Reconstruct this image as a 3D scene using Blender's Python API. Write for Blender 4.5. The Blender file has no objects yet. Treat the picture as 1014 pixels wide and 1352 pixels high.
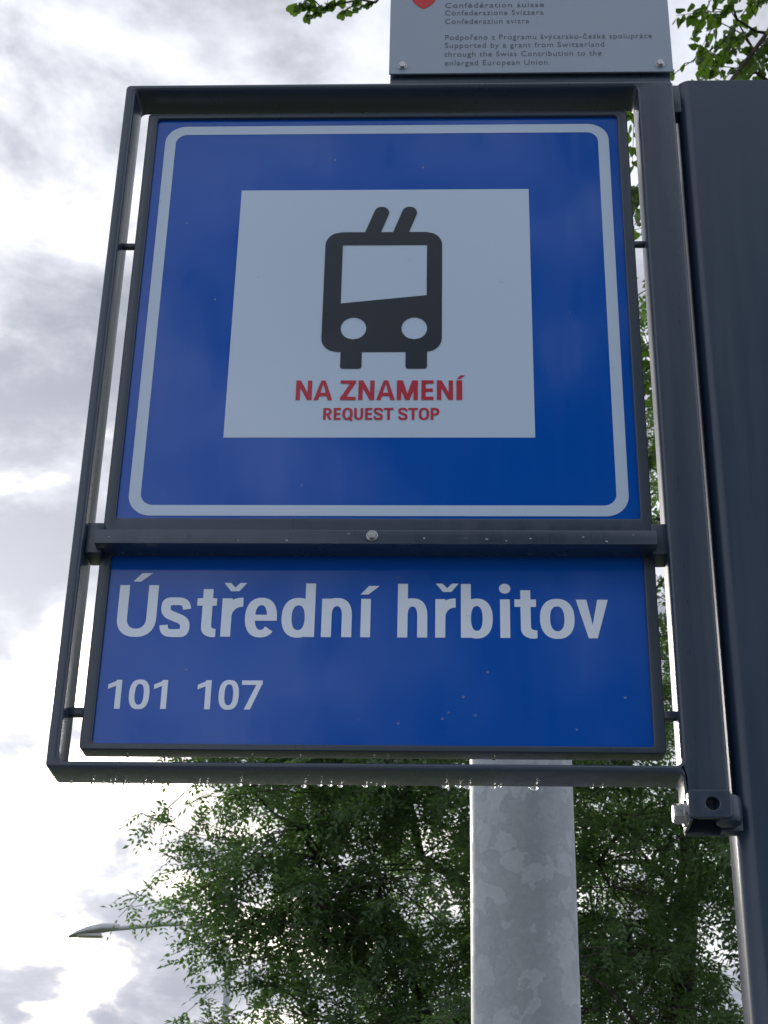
import bpy, bmesh, math, random
import numpy as np
from mathutils import Vector, Matrix

random.seed(7)
rng = np.random.default_rng(11)
sc = bpy.context.scene
COL = sc.collection
PI = math.pi
ZO = 2.654                      # height of the middle of the upper sign panel above the ground

# ------------------------------------------------------------------ camera
cam_d = bpy.data.cameras.new("camera")
cam = bpy.data.objects.new("camera", cam_d)
COL.objects.link(cam)
cR = Vector((0.99926486, 0.03307034, 0.01939322))
cU = Vector((-0.00169929, -0.46715436, 0.88417415))
cF = Vector((-0.03829957, 0.88355711, 0.46675473))
cam.matrix_world = Matrix(((cR.x, cU.x, -cF.x, 0.07886), (cR.y, cU.y, -cF.y, -1.63746),
                           (cR.z, cU.z, -cF.z, ZO - 1.13981), (0, 0, 0, 1)))
cam_d.sensor_fit = 'VERTICAL'
cam_d.sensor_height = 36.0
cam_d.lens = 2197.33 / 1352 * 36.0
cam_d.clip_start = 0.05
cam_d.clip_end = 3000
cam_d.dof.use_dof = True
cam_d.dof.focus_distance = 2.05
cam_d.dof.aperture_fstop = 36.0
sc.camera = cam

# ------------------------------------------------------------------ world, sun, exposure
SUN_EL, SUN_AZ = math.radians(19), math.radians(-20)      # azimuth from +Y towards +X
sdir = Vector((math.sin(SUN_AZ) * math.cos(SUN_EL), math.cos(SUN_AZ) * math.cos(SUN_EL), math.sin(SUN_EL)))


class NT:
    """small helper to wire shader nodes"""
    def __init__(self, tree):
        self.t = tree
    def n(self, kind, **kw):
        nd = self.t.nodes.new(kind)
        for k, v in kw.items():
            setattr(nd, k, v)
        return nd
    def put(self, sock, v):
        if isinstance(v, bpy.types.NodeSocket):
            self.t.links.new(v, sock)
        elif v is not None:
            if sock.type == 'RGBA' and not hasattr(v, '__len__'):
                v = (v, v, v, 1)
            if sock.type == 'RGBA' and len(v) == 3:
                v = (*v, 1)
            sock.default_value = v
    def math(self, op, a, b=None, c=None, clamp=False):
        nd = self.n('ShaderNodeMath', operation=op, use_clamp=clamp)
        for i, v in enumerate((a, b, c)):
            if v is not None:
                self.put(nd.inputs[i], v)
        return nd.outputs[0]
    def vmath(self, op, a, b=None):
        nd = self.n('ShaderNodeVectorMath', operation=op)
        self.put(nd.inputs[0], a)
        if b is not None:
            if op == 'SCALE':
                self.put(nd.inputs['Scale'], b)
            else:
                self.put(nd.inputs[1], b)
        return nd.outputs['Value'] if op in ('DOT_PRODUCT', 'LENGTH') else nd.outputs[0]
    def mix(self, f, a, b, blend='MIX'):
        nd = self.n('ShaderNodeMix', data_type='RGBA', blend_type=blend)
        self.put(nd.inputs[0], f)
        self.put(nd.inputs[6], a)
        self.put(nd.inputs[7], b)
        return nd.outputs[2]
    def noise(self, vec, scale, detail=4, rough=.5, dist=0.0, out=0):
        nd = self.n('ShaderNodeTexNoise')
        if vec is not None:
            self.put(nd.inputs['Vector'], vec)
        nd.inputs['Scale'].default_value = scale
        nd.inputs['Detail'].default_value = detail
        nd.inputs['Roughness'].default_value = rough
        nd.inputs['Distortion'].default_value = dist
        return nd.outputs[out]
    def ramp(self, f, lo, hi, a=0.0, b=1.0):
        nd = self.n('ShaderNodeMapRange', interpolation_type='SMOOTHSTEP')
        self.put(nd.inputs[0], f)
        for i, v in zip((1, 2, 3, 4), (lo, hi, a, b)):
            nd.inputs[i].default_value = v
        return nd.outputs[0]


world = bpy.data.worlds.new("World")
sc.world = world
world.use_nodes = True
wt = world.node_tree
wt.nodes.clear()
W = NT(wt)
sky = W.n('ShaderNodeTexSky', sky_type='NISHITA')
sky.sun_disc = False
sky.sun_elevation = SUN_EL
sky.sun_rotation = SUN_AZ
sky.air_density = 1.2
sky.dust_density = 2.5
sky.ozone_density = 1.5
dirv = W.n('ShaderNodeTexCoord').outputs['Generated']
sep = W.n('ShaderNodeSeparateXYZ')
W.put(sep.inputs[0], dirv)
zz = W.math('ADD', W.math('MAXIMUM', sep.outputs[2], 0.0), 0.42)
cp = W.vmath('SCALE', dirv, W.math('DIVIDE', 1.0, zz))           # flatten onto a cloud deck
cp = W.vmath('ADD', cp, (0.3, 7.7, 9.9))
big = W.noise(cp, 2.0, 3, .5, .2)
mid = W.noise(cp, 8.5, 6, .55, .3)
dens = W.math('ADD', W.math('MULTIPLY', big, .36), W.math('MULTIPLY', mid, .70))
ca = W.vmath('DOT_PRODUCT', dirv, tuple(sdir))
glow = W.math('POWER', W.math('MAXIMUM', ca, 0.0), 45.0)          # bright haze round the veiled sun
glow2 = W.math('POWER', W.math('MAXIMUM', ca, 0.0), 4.0)
# cover opens towards the sun
cover = W.ramp(W.math('SUBTRACT', dens, W.math('MULTIPLY', glow, .085)), .335, .545)
thick = W.ramp(W.math('ADD', dens, W.math('MULTIPLY', W.math('SUBTRACT', W.noise(cp, 15, 5, .6, .3), .5), .34)), .40, .68)
gap = W.mix(.45, sky.outputs[0], (5.2, 5.7, 6.9))
gap = W.mix(1.0, gap, W.vmath('SCALE', (9.0, 8.7, 8.1), W.math('ADD', glow, W.math('MULTIPLY', glow2, .3))), 'ADD')
cl = W.mix(thick, (5.4, 5.55, 6.0), (2.05, 2.22, 2.7))
lit = W.ramp(ca, -.55, .55, 1.55, 1.0)                             # clouds facing the sun are lit, those in front of it are in their own shade
cl = W.vmath('SCALE', cl, lit)
cl = W.mix(1.0, cl, W.vmath('SCALE', (6.0, 5.8, 5.8), W.math('MULTIPLY', glow, .5)), 'ADD')
skycol = W.mix(cover, gap, cl)
bg = W.n('ShaderNodeBackground')
W.put(bg.inputs[0], skycol)
bg.inputs[1].default_value = 0.12
wo = W.n('ShaderNodeOutputWorld')
wt.links.new(bg.outputs[0], wo.inputs[0])

sun_d = bpy.data.lights.new("sun", 'SUN')
sun_d.energy = 1.5
sun_d.angle = math.radians(10)
sun_d.color = (1.0, .95, .88)
sun = bpy.data.objects.new("sun", sun_d)
COL.objects.link(sun)
sun.rotation_euler = (-sdir).to_track_quat('-Z', 'Y').to_euler()
sun.location = (-10, 20, 15)

sc.view_settings.view_transform = 'Standard'
sc.view_settings.look = 'None'
sc.view_settings.exposure = 0.5
sc.view_settings.gamma = 1.0
sc.view_settings.use_curve_mapping = False
sc.cycles.use_denoising = True
sc.cycles.max_bounces = 8
sc.cycles.transparent_max_bounces = 12

# ------------------------------------------------------------------ materials
def mat(name):
    m = bpy.data.materials.new(name)
    m.use_nodes = True
    t = m.node_tree
    return m, NT(t), t.nodes['Principled BSDF']


def obj_coord(T):
    return T.n('ShaderNodeTexCoord').outputs['Object']


def bump(T, bsdf, h, strength=.1, dist=.001):
    b = T.n('ShaderNodeBump')
    b.inputs['Strength'].default_value = strength
    b.inputs['Distance'].default_value = dist
    T.put(b.inputs['Height'], h)
    T.put(bsdf.inputs['Normal'], b.outputs[0])


def paint(name, c, rough=.3, spec=.5, dirt=.12, coat=0.0, wav=.02, streak=0.0, peel=0.0):
    m, T, b = mat(name)
    co = obj_coord(T)
    n1 = T.noise(co, 9, 5, .6)
    n2 = T.noise(co, 160, 3, .6)
    f = T.math('MULTIPLY', T.math('ADD', T.math('MULTIPLY', n1, .7), T.math('MULTIPLY', n2, .3)), dirt * 2)
    T.put(b.inputs['Base Color'], T.mix(f, c, tuple(x * .75 + .012 for x in c)))
    st = T.ramp(T.noise(T.vmath('MULTIPLY', co, (55, 55, 2.5)), 1.0, 5, .65), .35, .75)      # dried rain streaks
    rg = T.math('ADD', rough - .06, T.math('MULTIPLY', n1, .14))
    T.put(b.inputs['Roughness'], T.math('ADD', rg, T.math('MULTIPLY', st, streak)))
    b.inputs['Specular IOR Level'].default_value = spec
    b.inputs['Coat Weight'].default_value = coat
    b.inputs['Coat Roughness'].default_value = .12
    if wav:
        hgt = T.math('ADD', T.noise(co, 14, 2, .5), T.math('MULTIPLY', T.noise(co, 620, 2, .5), peel))
        bump(T, b, hgt, wav, .01)
    return m


M = {}
M['anthracite'] = paint('anthracite_paint', (.019, .037, .069), .26, .55, .3, .2, .025, .16, .02)
M['totem'] = paint('totem_paint', (.010, .030, .069), .30, .5, .3, .2, .02, .2, .025)
M['blue'] = paint('blue_sheeting', (0, .080, .44), .07, .5, .01, 0, .016, .05)
M['white'] = paint('white_sheeting', (.49, .60, .77), .16, .5, .04, .2, .012)
M['letter'] = paint('letter_sheeting', (.70, .78, .92), .16, .5, .04, .2, .012)
M['black'] = paint('black_print', (.013, .021, .036), .24, .5, .05, .2, .012)
M['red'] = paint('red_print', (.44, .018, .045), .26, .5, .04, .2, .012)
M['text'] = paint('dark_print', (.10, .115, .15), .4, .4, .1, 0, 0)
M['arms_red'] = paint('shield_red', (.52, .02, .03), .35, .4, .04, 0, 0)
M['arms_white'] = paint('shield_white', (.75, .75, .76), .35, .4, .04, 0, 0)


def m_brushed():
    m, T, b = mat('silver_plate')
    co = obj_coord(T)
    n = T.noise(co, 5, 5, .6)
    T.put(b.inputs['Base Color'], T.mix(n, (.24, .29, .37), (.31, .36, .45)))
    b.inputs['Metallic'].default_value = .25
    T.put(b.inputs['Roughness'], T.math('ADD', .38, T.math('MULTIPLY', n, .15)))
    return m


def m_steel():
    m, T, b = mat('zinc_steel')
    n = T.noise(obj_coord(T), 140, 4, .6)
    T.put(b.inputs['Base Color'], T.mix(n, (.35, .36, .38), (.55, .55, .57)))
    b.inputs['Metallic'].default_value = .9
    T.put(b.inputs['Roughness'], T.math('ADD', .18, T.math('MULTIPLY', n, .25)))
    return m


def m_galv():
    m, T, b = mat('galvanised_steel')
    co = obj_coord(T)
    wob = T.noise(co, 30, 3, .6, out=1)
    v2 = T.vmath('ADD', co, T.vmath('SCALE', T.vmath('SUBTRACT', wob, (.5, .5, .5)), .045))
    def spangle(scale):
        vo = T.n('ShaderNodeTexVoronoi', feature='F1')
        T.put(vo.inputs['Vector'], v2)
        vo.inputs['Scale'].default_value = scale
        s = T.n('ShaderNodeSeparateColor')
        T.put(s.inputs[0], vo.outputs['Color'])
        return s.outputs[0]
    a, c = spangle(46), spangle(150)
    cloud = T.noise(co, 7, 3, .5)
    f = T.math('ADD', T.math('MULTIPLY', T.ramp(a, .55, .9), .38), T.math('MULTIPLY', c, .20))
    f = T.math('ADD', f, T.math('MULTIPLY', T.math('SUBTRACT', cloud, .5), .5))
    T.put(b.inputs['Base Color'], T.mix(f, (.34, .375, .415), (.62, .655, .70)))
    b.inputs['Metallic'].default_value = .12
    T.put(b.inputs['Roughness'], T.math('ADD', .5, T.math('MULTIPLY', a, .14)))
    bump(T, b, c, .08, .001)
    return m


def m_bark():
    m, T, b = mat('bark')
    co = obj_coord(T)
    st = T.vmath('MULTIPLY', co, (9, 9, 1.6))
    n = T.noise(st, 4, 6, .65)
    T.put(b.inputs['Base Color'], T.mix(T.ramp(n, .35, .65), (.022, .019, .016), (.10, .085, .068)))
    b.inputs['Roughness'].default_value = .9
    bump(T, b, n, .9, .03)
    return m


def m_leaf(name, dark, light, trans):
    m, T, b = mat(name)
    at = T.n('ShaderNodeAttribute', attribute_name='tint')
    oi = T.n('ShaderNodeObjectInfo')
    f = T.math('FRACT', T.math('ADD', at.outputs['Fac'], oi.outputs['Random']))
    c = T.mix(f, dark, light)
    T.put(b.inputs['Base Color'], c)
    b.inputs['Roughness'].default_value = .34
    b.inputs['Specular IOR Level'].default_value = .45
    tr = T.n('ShaderNodeBsdfTranslucent')
    T.put(tr.inputs[0], T.mix(1.0, c, (1.25, 1.55, .55), 'MULTIPLY'))
    mx = T.n('ShaderNodeMixShader')
    mx.inputs[0].default_value = trans
    out = T.t.nodes['Material Output']
    T.t.links.new(b.outputs[0], mx.inputs[1])
    T.t.links.new(tr.outputs[0], mx.inputs[2])
    T.t.links.new(mx.outputs[0], out.inputs[0])
    return m


def m_water():
    m, T, b = mat('water_drop')
    b.inputs['Base Color'].default_value = (1, 1, 1, 1)
    b.inputs['Transmission Weight'].default_value = 1
    b.inputs['Roughness'].default_value = .01
    b.inputs['IOR'].default_value = 1.33
    return m


def m_ground(name, c1, c2, sc_, rough=.9):
    m, T, b = mat(name)
    co = obj_coord(T)
    n = T.math('ADD', T.math('MULTIPLY', T.noise(co, sc_, 6, .6), .6), T.math('MULTIPLY', T.noise(co, sc_ * 40, 3, .6), .4))
    T.put(b.inputs['Base Color'], T.mix(T.ramp(n, .35, .65), c1, c2))
    b.inputs['Roughness'].default_value = rough
    bump(T, b, n, .4, .02)
    return m


M['silver'] = m_brushed()
M['steel'] = m_steel()
M['galv'] = m_galv()
M['bark'] = m_bark()
M['leaf_ash'] = m_leaf('pinnate_leaf', (.085, .135, .078), (.155, .23, .12), .48)
M['leaf_linden'] = m_leaf('linden_leaf', (.045, .085, .020), (.095, .15, .035), .42)
M['water'] = m_water()
M['grass'] = m_ground('grass_ground', (.035, .06, .02), (.09, .12, .04), .5)
M['paving'] = m_ground('paving', (.20, .20, .19), (.32, .31, .30), 1.5, .8)
M['lamp_grey'] = paint('lamp_grey', (.45, .46, .48), .4, .5, .1, 0, 0)
M['lens'] = paint('lamp_lens', (.5, .5, .47), .2, .5, .05, 0, 0)


# ------------------------------------------------------------------ mesh helpers
def tag(o, label=None, cat=None, group=None, kind=None):
    for k, v in (('label', label), ('category', cat), ('group', group), ('kind', kind)):
        if v:
            o[k] = v
    return o


def empty(name, loc=(0, 0, 0)):
    o = bpy.data.objects.new(name, None)
    o.location = loc
    COL.objects.link(o)
    return o


def link(name, me, material, parent=None, smooth=None):
    me.materials.append(material)
    if smooth is not None:
        me.polygons.foreach_set('use_smooth', [True] * len(me.polygons))
        me.set_sharp_from_angle(angle=math.radians(smooth))
    o = bpy.data.objects.new(name, me)
    COL.objects.link(o)
    if parent is not None:
        o.parent = parent
        # keep world placement: every thing root sits at its base, meshes are written in world metres
        off = Vector(parent.location)
        p = parent.parent
        while p is not None:
            off += Vector(p.location)
            p = p.parent
        o.location = -off
    return o


class MB:
    def __init__(self):
        self.v, self.f = [], []
    def add(self, vs, fs):
        k = len(self.v)
        self.v += [tuple(p) for p in vs]
        self.f += [tuple(i + k for i in q) for q in fs]
    def box(self, x0, x1, y0, y1, z0, z1, bev=.001, seg=2):
        bm = bmesh.new()
        bmesh.ops.create_cube(bm, size=1)
        for v in bm.verts:
            v.co = ((x0 + x1) / 2 + v.co.x * (x1 - x0), (y0 + y1) / 2 + v.co.y * (y1 - y0), (z0 + z1) / 2 + v.co.z * (z1 - z0))
        if bev:
            bmesh.ops.bevel(bm, geom=bm.edges[:], offset=bev, segments=seg, affect='EDGES', profile=.6)
        bm.verts.ensure_lookup_table()
        self.add([v.co[:] for v in bm.verts], [[v.index for v in f.verts] for f in bm.faces])
        bm.free()
    def ring(self, outer, inner, y0, y1, b):
        """outer/inner: functions inset -> list of (x,z); ring extruded in y with bevelled edges"""
        q = [(b * (1 - math.sin(t)), b * (1 - math.cos(t))) for t in (0, PI / 8, PI / 4, PI * 3 / 8, PI / 2)]
        lo = [(outer(i), y0 + d) for i, d in q] + [(outer(i), y1 - d) for i, d in q[::-1]]
        lo += [(inner(-i), y1 - d) for i, d in q] + [(inner(-i), y0 + d) for i, d in q[::-1]]
        n, nl = len(lo[0][0]), len(lo)
        vs = [(x, y, z) for pts, y in lo for x, z in pts]
        fs = []
        for a in range(nl):
            c = (a + 1) % nl
            for i in range(n):
                j = (i + 1) % n
                fs.append((a * n + i, a * n + j, c * n + j, c * n + i))
        self.add(vs, fs)
    def tube(self, pts, rad, n=8, cap=True):
        pts = [Vector(p) for p in pts]
        k = len(self.v)
        up = None
        for i, p in enumerate(pts):
            d = (pts[min(i + 1, len(pts) - 1)] - pts[max(i - 1, 0)]).normalized()
            if up is None:
                up = d.orthogonal().normalized()
            a = (up - d * up.dot(d)).normalized()
            up = a
            c = d.cross(a)
            r = rad[i] if hasattr(rad, '__len__') else rad
            for j in range(n):
                t = 2 * PI * j / n
                self.v.append(tuple(p + (a * math.cos(t) + c * math.sin(t)) * r))
        for i in range(len(pts) - 1):
            for j in range(n):
                q = (j + 1) % n
                self.f.append((k + i * n + j, k + i * n + q, k + (i + 1) * n + q, k + (i + 1) * n + j))
        if cap:
            self.f.append(tuple(k + j for j in reversed(range(n))))
            self.f.append(tuple(k + (len(pts) - 1) * n + j for j in range(n)))
    def blob(self, c, r, n=8, m=5):
        k = len(self.v)
        for i in range(m + 1):
            th = PI * i / m
            for j in range(n):
                ph = 2 * PI * j / n
                self.v.append((c[0] + r[0] * math.sin(th) * math.cos(ph), c[1] + r[1] * math.sin(th) * math.sin(ph), c[2] + r[2] * math.cos(th)))
        for i in range(m):
            for j in range(n):
                q = (j + 1) % n
                self.f.append((k + i * n + j, k + (i + 1) * n + j, k + (i + 1) * n + q, k + i * n + q))
    def build(self, name, material, parent=None, smooth=35, zo=0.0):
        me = bpy.data.meshes.new(name)
        me.from_pydata([(x, y, z + zo) for x, y, z in self.v], [], self.f)
        bm = bmesh.new()
        bm.from_mesh(me)
        bmesh.ops.remove_doubles(bm, verts=bm.verts, dist=1e-6)
        bmesh.ops.recalc_face_normals(bm, faces=bm.faces)
        bm.to_mesh(me)
        bm.free()
        return link(name, me, material, parent, smooth)


def rrect(x0, x1, z0, z1, r, n=6):
    """rounded rectangle as a function of inset"""
    def fn(b):
        X0, X1, Z0, Z1, rr = x0 + b, x1 - b, z0 + b, z1 - b, max(r - b, .0004)
        out = []
        for cx, cz, a0 in ((X1 - rr, Z1 - rr, 0), (X0 + rr, Z1 - rr, 90), (X0 + rr, Z0 + rr, 180), (X1 - rr, Z0 + rr, 270)):
            for i in range(n + 1):
                t = math.radians(a0 + 90 * i / n)
                out.append((cx + rr * math.cos(t), cz + rr * math.sin(t)))
        return out
    return fn


def circ(cx, cz, r, n=28):
    def fn(b):
        return [(cx + (r - b) * math.cos(2 * PI * (i + .5) / n), cz + (r - b) * math.sin(2 * PI * (i + .5) / n)) for i in range(n)]
    return fn


def hexbolt(name, centre, axis, r, h, parent, material):
    """hexagon head with a washer; axis points out of the head"""
    axis = Vector(axis)
    a = axis.orthogonal().normalized()
    c = axis.cross(a)
    centre = Vector(centre)
    mb = MB()
    def disc(n, rr, d, rot=0):
        return [tuple(centre + axis * d + (a * math.cos(2 * PI * i / n + rot) + c * math.sin(2 * PI * i / n + rot)) * rr) for i in range(n)]
    def prism(n, levels):
        vs = []
        for rr, d in levels:
            vs += disc(n, rr, d, .3)
        fs = [tuple(range(n))[::-1], tuple((len(levels) - 1) * n + i for i in range(n))]
        for l in range(len(levels) - 1):
            for i in range(n):
                j = (i + 1) % n
                fs.append((l * n + i, l * n + j, (l + 1) * n + j, (l + 1) * n + i))
        mb.add(vs, fs)
    prism(20, [(r * 1.22, -.001), (r * 1.22, h * .16), (r * 1.16, h * .2)])
    prism(6, [(r, h * .18), (r, h * .88), (r * .86, h)])
    return mb.build(name, material, parent, 25)


# ------------------------------------------------------------------ flat print: strips and polygons laid on a panel
class Print:
    """thin printed sheets; each stroke lies a hair above the one before so nothing is coplanar"""
    def __init__(self, y):
        self.y, self.v, self.f, self.k = y, [], [], 0
    def poly(self, pts):
        y = self.y - self.k * 3e-5
        self.k = (self.k + 1) % 8
        b = len(self.v)
        self.v += [(x, y, z) for x, z in pts]
        self.f.append(tuple(range(b, b + len(pts))))
    def strip(self, A, B, closed=False, lift=0.0):
        y = self.y - self.k * 3e-5
        self.k = (self.k + 1) % 8
        b = len(self.v)
        n = len(A)
        self.v += [(p[0], y - lift * i, p[1]) for i, p in enumerate(A)] + [(p[0], y - lift * i, p[1]) for i, p in enumerate(B)]
        for i in range(n if closed else n - 1):
            j = (i + 1) % n
            self.f.append((b + i, b + j, b + n + j, b + n + i))
    def rect(self, x0, x1, z0, z1):
        self.poly([(x0, z0), (x1, z0), (x1, z1), (x0, z1)])
    def build(self, name, material, parent):
        me = bpy.data.meshes.new(name)
        fs = []
        for f in self.f:                      # face the street (-y)
            a = sum(self.v[f[i]][0] * self.v[f[(i + 1) % len(f)]][2] - self.v[f[(i + 1) % len(f)]][0] * self.v[f[i]][2] for i in range(len(f)))
            fs.append(f if a > 0 else f[::-1])
        me.from_pydata([(x, y, z + ZO) for x, y, z in self.v], [], fs)
        return link(name, me, material, parent)


def sup(cx, cz, rx, rz, a0, a1, n=24, p=2.35):
    out = []
    for i in range(n + 1):
        t = math.radians(a0 + (a1 - a0) * i / n)
        c, s = math.cos(t), math.sin(t)
        out.append((cx + rx * math.copysign(abs(c) ** (2 / p), c), cz + rz * math.copysign(abs(s) ** (2 / p), s)))
    return out


def bez(p, n=14):
    out = []
    for i in range(n + 1):
        t = i / n
        u = 1 - t
        out.append(tuple(u ** 3 * p[0][k] + 3 * u * u * t * p[1][k] + 3 * u * t * t * p[2][k] + t ** 3 * p[3][k] for k in (0, 1)))
    return out


def stroke(P, pts, w):
    A, B = [], []
    n = len(pts)
    for i in range(n):
        a, b = pts[max(i - 1, 0)], pts[min(i + 1, n - 1)]
        dx, dz = b[0] - a[0], b[1] - a[1]
        l = math.hypot(dx, dz) or 1
        ww = w(i / (n - 1)) if callable(w) else w
        nx, nz = -dz / l * ww / 2, dx / l * ww / 2
        A.append((pts[i][0] + nx, pts[i][1] + nz))
        B.append((pts[i][0] - nx, pts[i][1] - nz))
    P.strip(A, B, lift=2e-6)


def spine_s(X, R, H, w, h):
    o = h / 2
    x0, x1 = X + w / 2, R - w / 2
    m = (X + R) / 2
    return (bez([(x1 + .02 * H, H * .70), (x1, H - o + .02 * H), (m + .12 * (R - X), H - o), (m, H - o)])[:-1]
            + bez([(m, H - o), (m - .30 * (R - X), H - o), (x0, H * .9), (x0, H * .73)])[:-1]
            + bez([(x0, H * .73), (x0, H * .56), (m - .1 * (R - X), H * .54), (m, H * .5)])[:-1]
            + bez([(m, H * .5), (m + .12 * (R - X), H * .46), (x1, H * .43), (x1, H * .27)])[:-1]
            + bez([(x1, H * .27), (x1, H * .1), (m + .30 * (R - X), o), (m, o)])[:-1]
            + bez([(m, o), (m - .22 * (R - X), o), (x0 - .01 * H, o), (x0 - .02 * H, H * .30)]))


def glyph(P, ch, X, R, z, C, w, h):
    """sans letter: X..R wide, base z, capital height C, stem w, thin stroke h"""
    xh, asc = C * .745, C * 1.045
    S = lambda pts: [(x, q + z) for x, q in pts]
    rect = lambda x0, x1, z0, z1: P.rect(x0, x1, z0 + z, z1 + z)
    m = (X + R) / 2
    over = C * .014
    def ringl(x0, x1, z0, z1, p=2.3):
        P.strip(S(sup((x0 + x1) / 2, (z0 + z1) / 2, (x1 - x0) / 2, (z1 - z0) / 2, 0, 360, 48, p))[:-1],
                S(sup((x0 + x1) / 2, (z0 + z1) / 2, (x1 - x0) / 2 - w, (z1 - z0) / 2 - h, 0, 360, 48, p))[:-1], True)
    def acute(cx, zb, s=1.0):
        P.poly(S([(cx - .10 * C * s, zb), (cx + .04 * C * s, zb), (cx + .24 * C * s, zb + .17 * C * s), (cx + .05 * C * s, zb + .17 * C * s)]))
    def caron(cx, zb, hw):
        q = .165 * C
        P.poly(S([(cx - .075 * C, zb), (cx, zb), (cx, zb + q * .45), (cx - hw * .42, zb + q), (cx - hw, zb + q)]))
        P.poly(S([(cx, zb), (cx + .075 * C, zb), (cx + hw, zb + q), (cx + hw * .42, zb + q), (cx, zb + q * .45)]))
    def arch(zt):
        rx, rz = (R - X) / 2, .46 * xh
        a = sup(m, zt - rz, rx, rz + over, 180, 0, 24, 2.4) + [(R, 0)]
        b = sup(m + .0 * w, zt - rz, rx - w, rz - h, 180, 0, 24, 2.4) + [(R - w, 0)]
        P.strip(S(a), S(b))
    if ch in 'UÚ':
        r = .36 * C
        a = [(X, C)] + sup(m, r, (R - X) / 2, r + over, 180, 360, 24, 2.3) + [(R, C)]
        b = [(X + w, C)] + sup(m, r, (R - X) / 2 - w, r - h, 180, 360, 24, 2.3) + [(R - w, C)]
        P.strip(S(a), S(b))
        if ch == 'Ú':
            acute(m - .02 * C, C * 1.07)
    elif ch in 'o':
        ringl(X, R, -over, xh + over)
    elif ch in 'O0Q':
        ringl(X, R, -over, C + over, 2.5)
        if ch == 'Q':
            P.poly(S([(m + .02 * C, .22 * C), (m + .16 * C, .28 * C), (R + .03 * C, -.05 * C), (R - .09 * C, -.14 * C)]))
    elif ch == 'd':
        ringl(X, R, -over, xh + over)
        rect(R - w, R, 0, asc)
    elif ch == 'b':
        ringl(X, R, -over, xh + over)
        rect(X, X + w, 0, asc)
    elif ch in 'nh':
        rect(X, X + w, 0, asc if ch == 'h' else xh)
        arch(xh)
    elif ch == 'ř':
        rect(X, X + w, 0, xh)
        a = sup(R, .52 * xh, R - X, .48 * xh + over, 180, 92, 14, 2.2) + [(R, xh + over * .6)]
        b = sup(R, .50 * xh, R - X - w, .50 * xh - h * 1.12, 180, 92, 14, 2.2) + [(R, xh - h * 1.15)]
        P.strip(S(a), S(b))
        caron((X + R) / 2 + .03 * C, C * .885, .205 * C)
    elif ch == 't':
        sx = X + (R - X) * .27
        rect(sx, sx + w, .2 * C, C * .925)
        rect(X, R - (R - X) * .03, xh - h, xh)
        a = [(sx, .3 * C)] + sup(sx + w * 1.35, .19 * C, w * 1.35, .19 * C + over, 180, 270, 12, 2.3) + [(R, -over * .2)]
        b = [(sx + w, .3 * C)] + sup(sx + w * 1.55, .21 * C, w * .55, .21 * C - h, 180, 270, 12, 2.3) + [(R, h * .98)]
        P.strip(S(a), S(b))
    elif ch == 'e':
        cx, cz, rx, rz = m, xh / 2, (R - X) / 2, xh / 2 + over
        a = sup(cx, cz, rx, rz, -4, 318, 48, 2.3)
        b = sup(cx, cz, rx - w, rz - h, -4, 318, 48, 2.3)
        P.strip(S(a), S(b))
        rect(X + w * .8, R - .001 * C, xh * .415, xh * .415 + h * .8)
    elif ch in 'sS':
        H = (C if ch == 'S' else xh)
        stroke(P, S([(x, q * (1 + 2 * over / H) - over) for x, q in spine_s(X, R, H, w, h)]), lambda t: h + (w - h) * (.5 + .5 * math.cos((t - .5) * 2 * PI)) * .9)
    elif ch == 'i':
        rect(X, R, 0, xh)
        P.poly(S(sup(m, C * .955, w * .57, w * .55, 0, 360, 20, 2.1)[:-1]))
    elif ch == 'í':
        rect(X, R, 0, xh)
        acute(m + .0 * C, C * .83)
    elif ch in 'IÍ':
        rect(X, R, 0, C)
        if ch == 'Í':
            acute(m, C * 1.07, 1.1)
    elif ch == 'v':
        P.poly(S([(X, xh), (X + w * 1.06, xh), (m + w * .05, h * 1.4), (m + w * .44, 0), (m - w * .44, 0)]))
        P.poly(S([(R, xh), (R - w * 1.06, xh), (m - w * .05, h * 1.4), (m - w * .44, 0), (m + w * .44, 0)]))
    elif ch == '1':
        rect(R - w, R, 0, C * 1.0)
        P.poly(S([(R - w * .5, C * 1.0), (X, C * .84), (X, C * .68), (R - w, C * .79), (R - w * .5, C * .8)]))
    elif ch == '7':
        rect(X, R, C - h, C)
        P.poly(S([(X + .16 * (R - X), 0), (X + .16 * (R - X) + w * 1.08, 0), (R, C - h * .6), (R, C - h * .3), (R - w * 1.06, C - h * .9)]))
    elif ch == 'N':
        rect(X, X + w, 0, C)
        rect(R - w, R, 0, C)
        P.poly(S([(X, C), (X + w * 1.05, C), (R, 0), (R - w * 1.05, 0)]))
    elif ch == 'M':
        rect(X, X + w, 0, C)
        rect(R - w, R, 0, C)
        P.poly(S([(X, C), (X + w * 1.35, C), (m + w * .5, 0), (m - w * .5, 0)]))
        P.poly(S([(R, C), (R - w * 1.35, C), (m - w * .5, 0), (m + w * .5, 0)]))
    elif ch == 'A':
        P.poly(S([(X, 0), (X + w * 1.06, 0), (m + w * .18, C), (m - w * .5, C)]))
        P.poly(S([(R, 0), (R - w * 1.06, 0), (m - w * .18, C), (m + w * .5, C)]))
        rect(X + (R - X) * .22, R - (R - X) * .22, C * .2, C * .2 + h)
    elif ch == 'Z':
        rect(X, R, C - h, C)
        rect(X, R, 0, h)
        P.poly(S([(X, h * .6), (X + w * 1.25, h * .6), (R, C - h * .6), (R - w * 1.25, C - h * .6)]))
    elif ch == 'E':
        rect(X, X + w, 0, C)
        rect(X, R, 0, h)
        rect(X, R - .05 * (R - X), C * .5 - h * .5, C * .5 + h * .5)
        rect(X, R, C - h, C)
    elif ch in 'PR':
        rect(X, X + w, 0, C)
        q = C * (.36 if ch == 'P' else .39)
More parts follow.
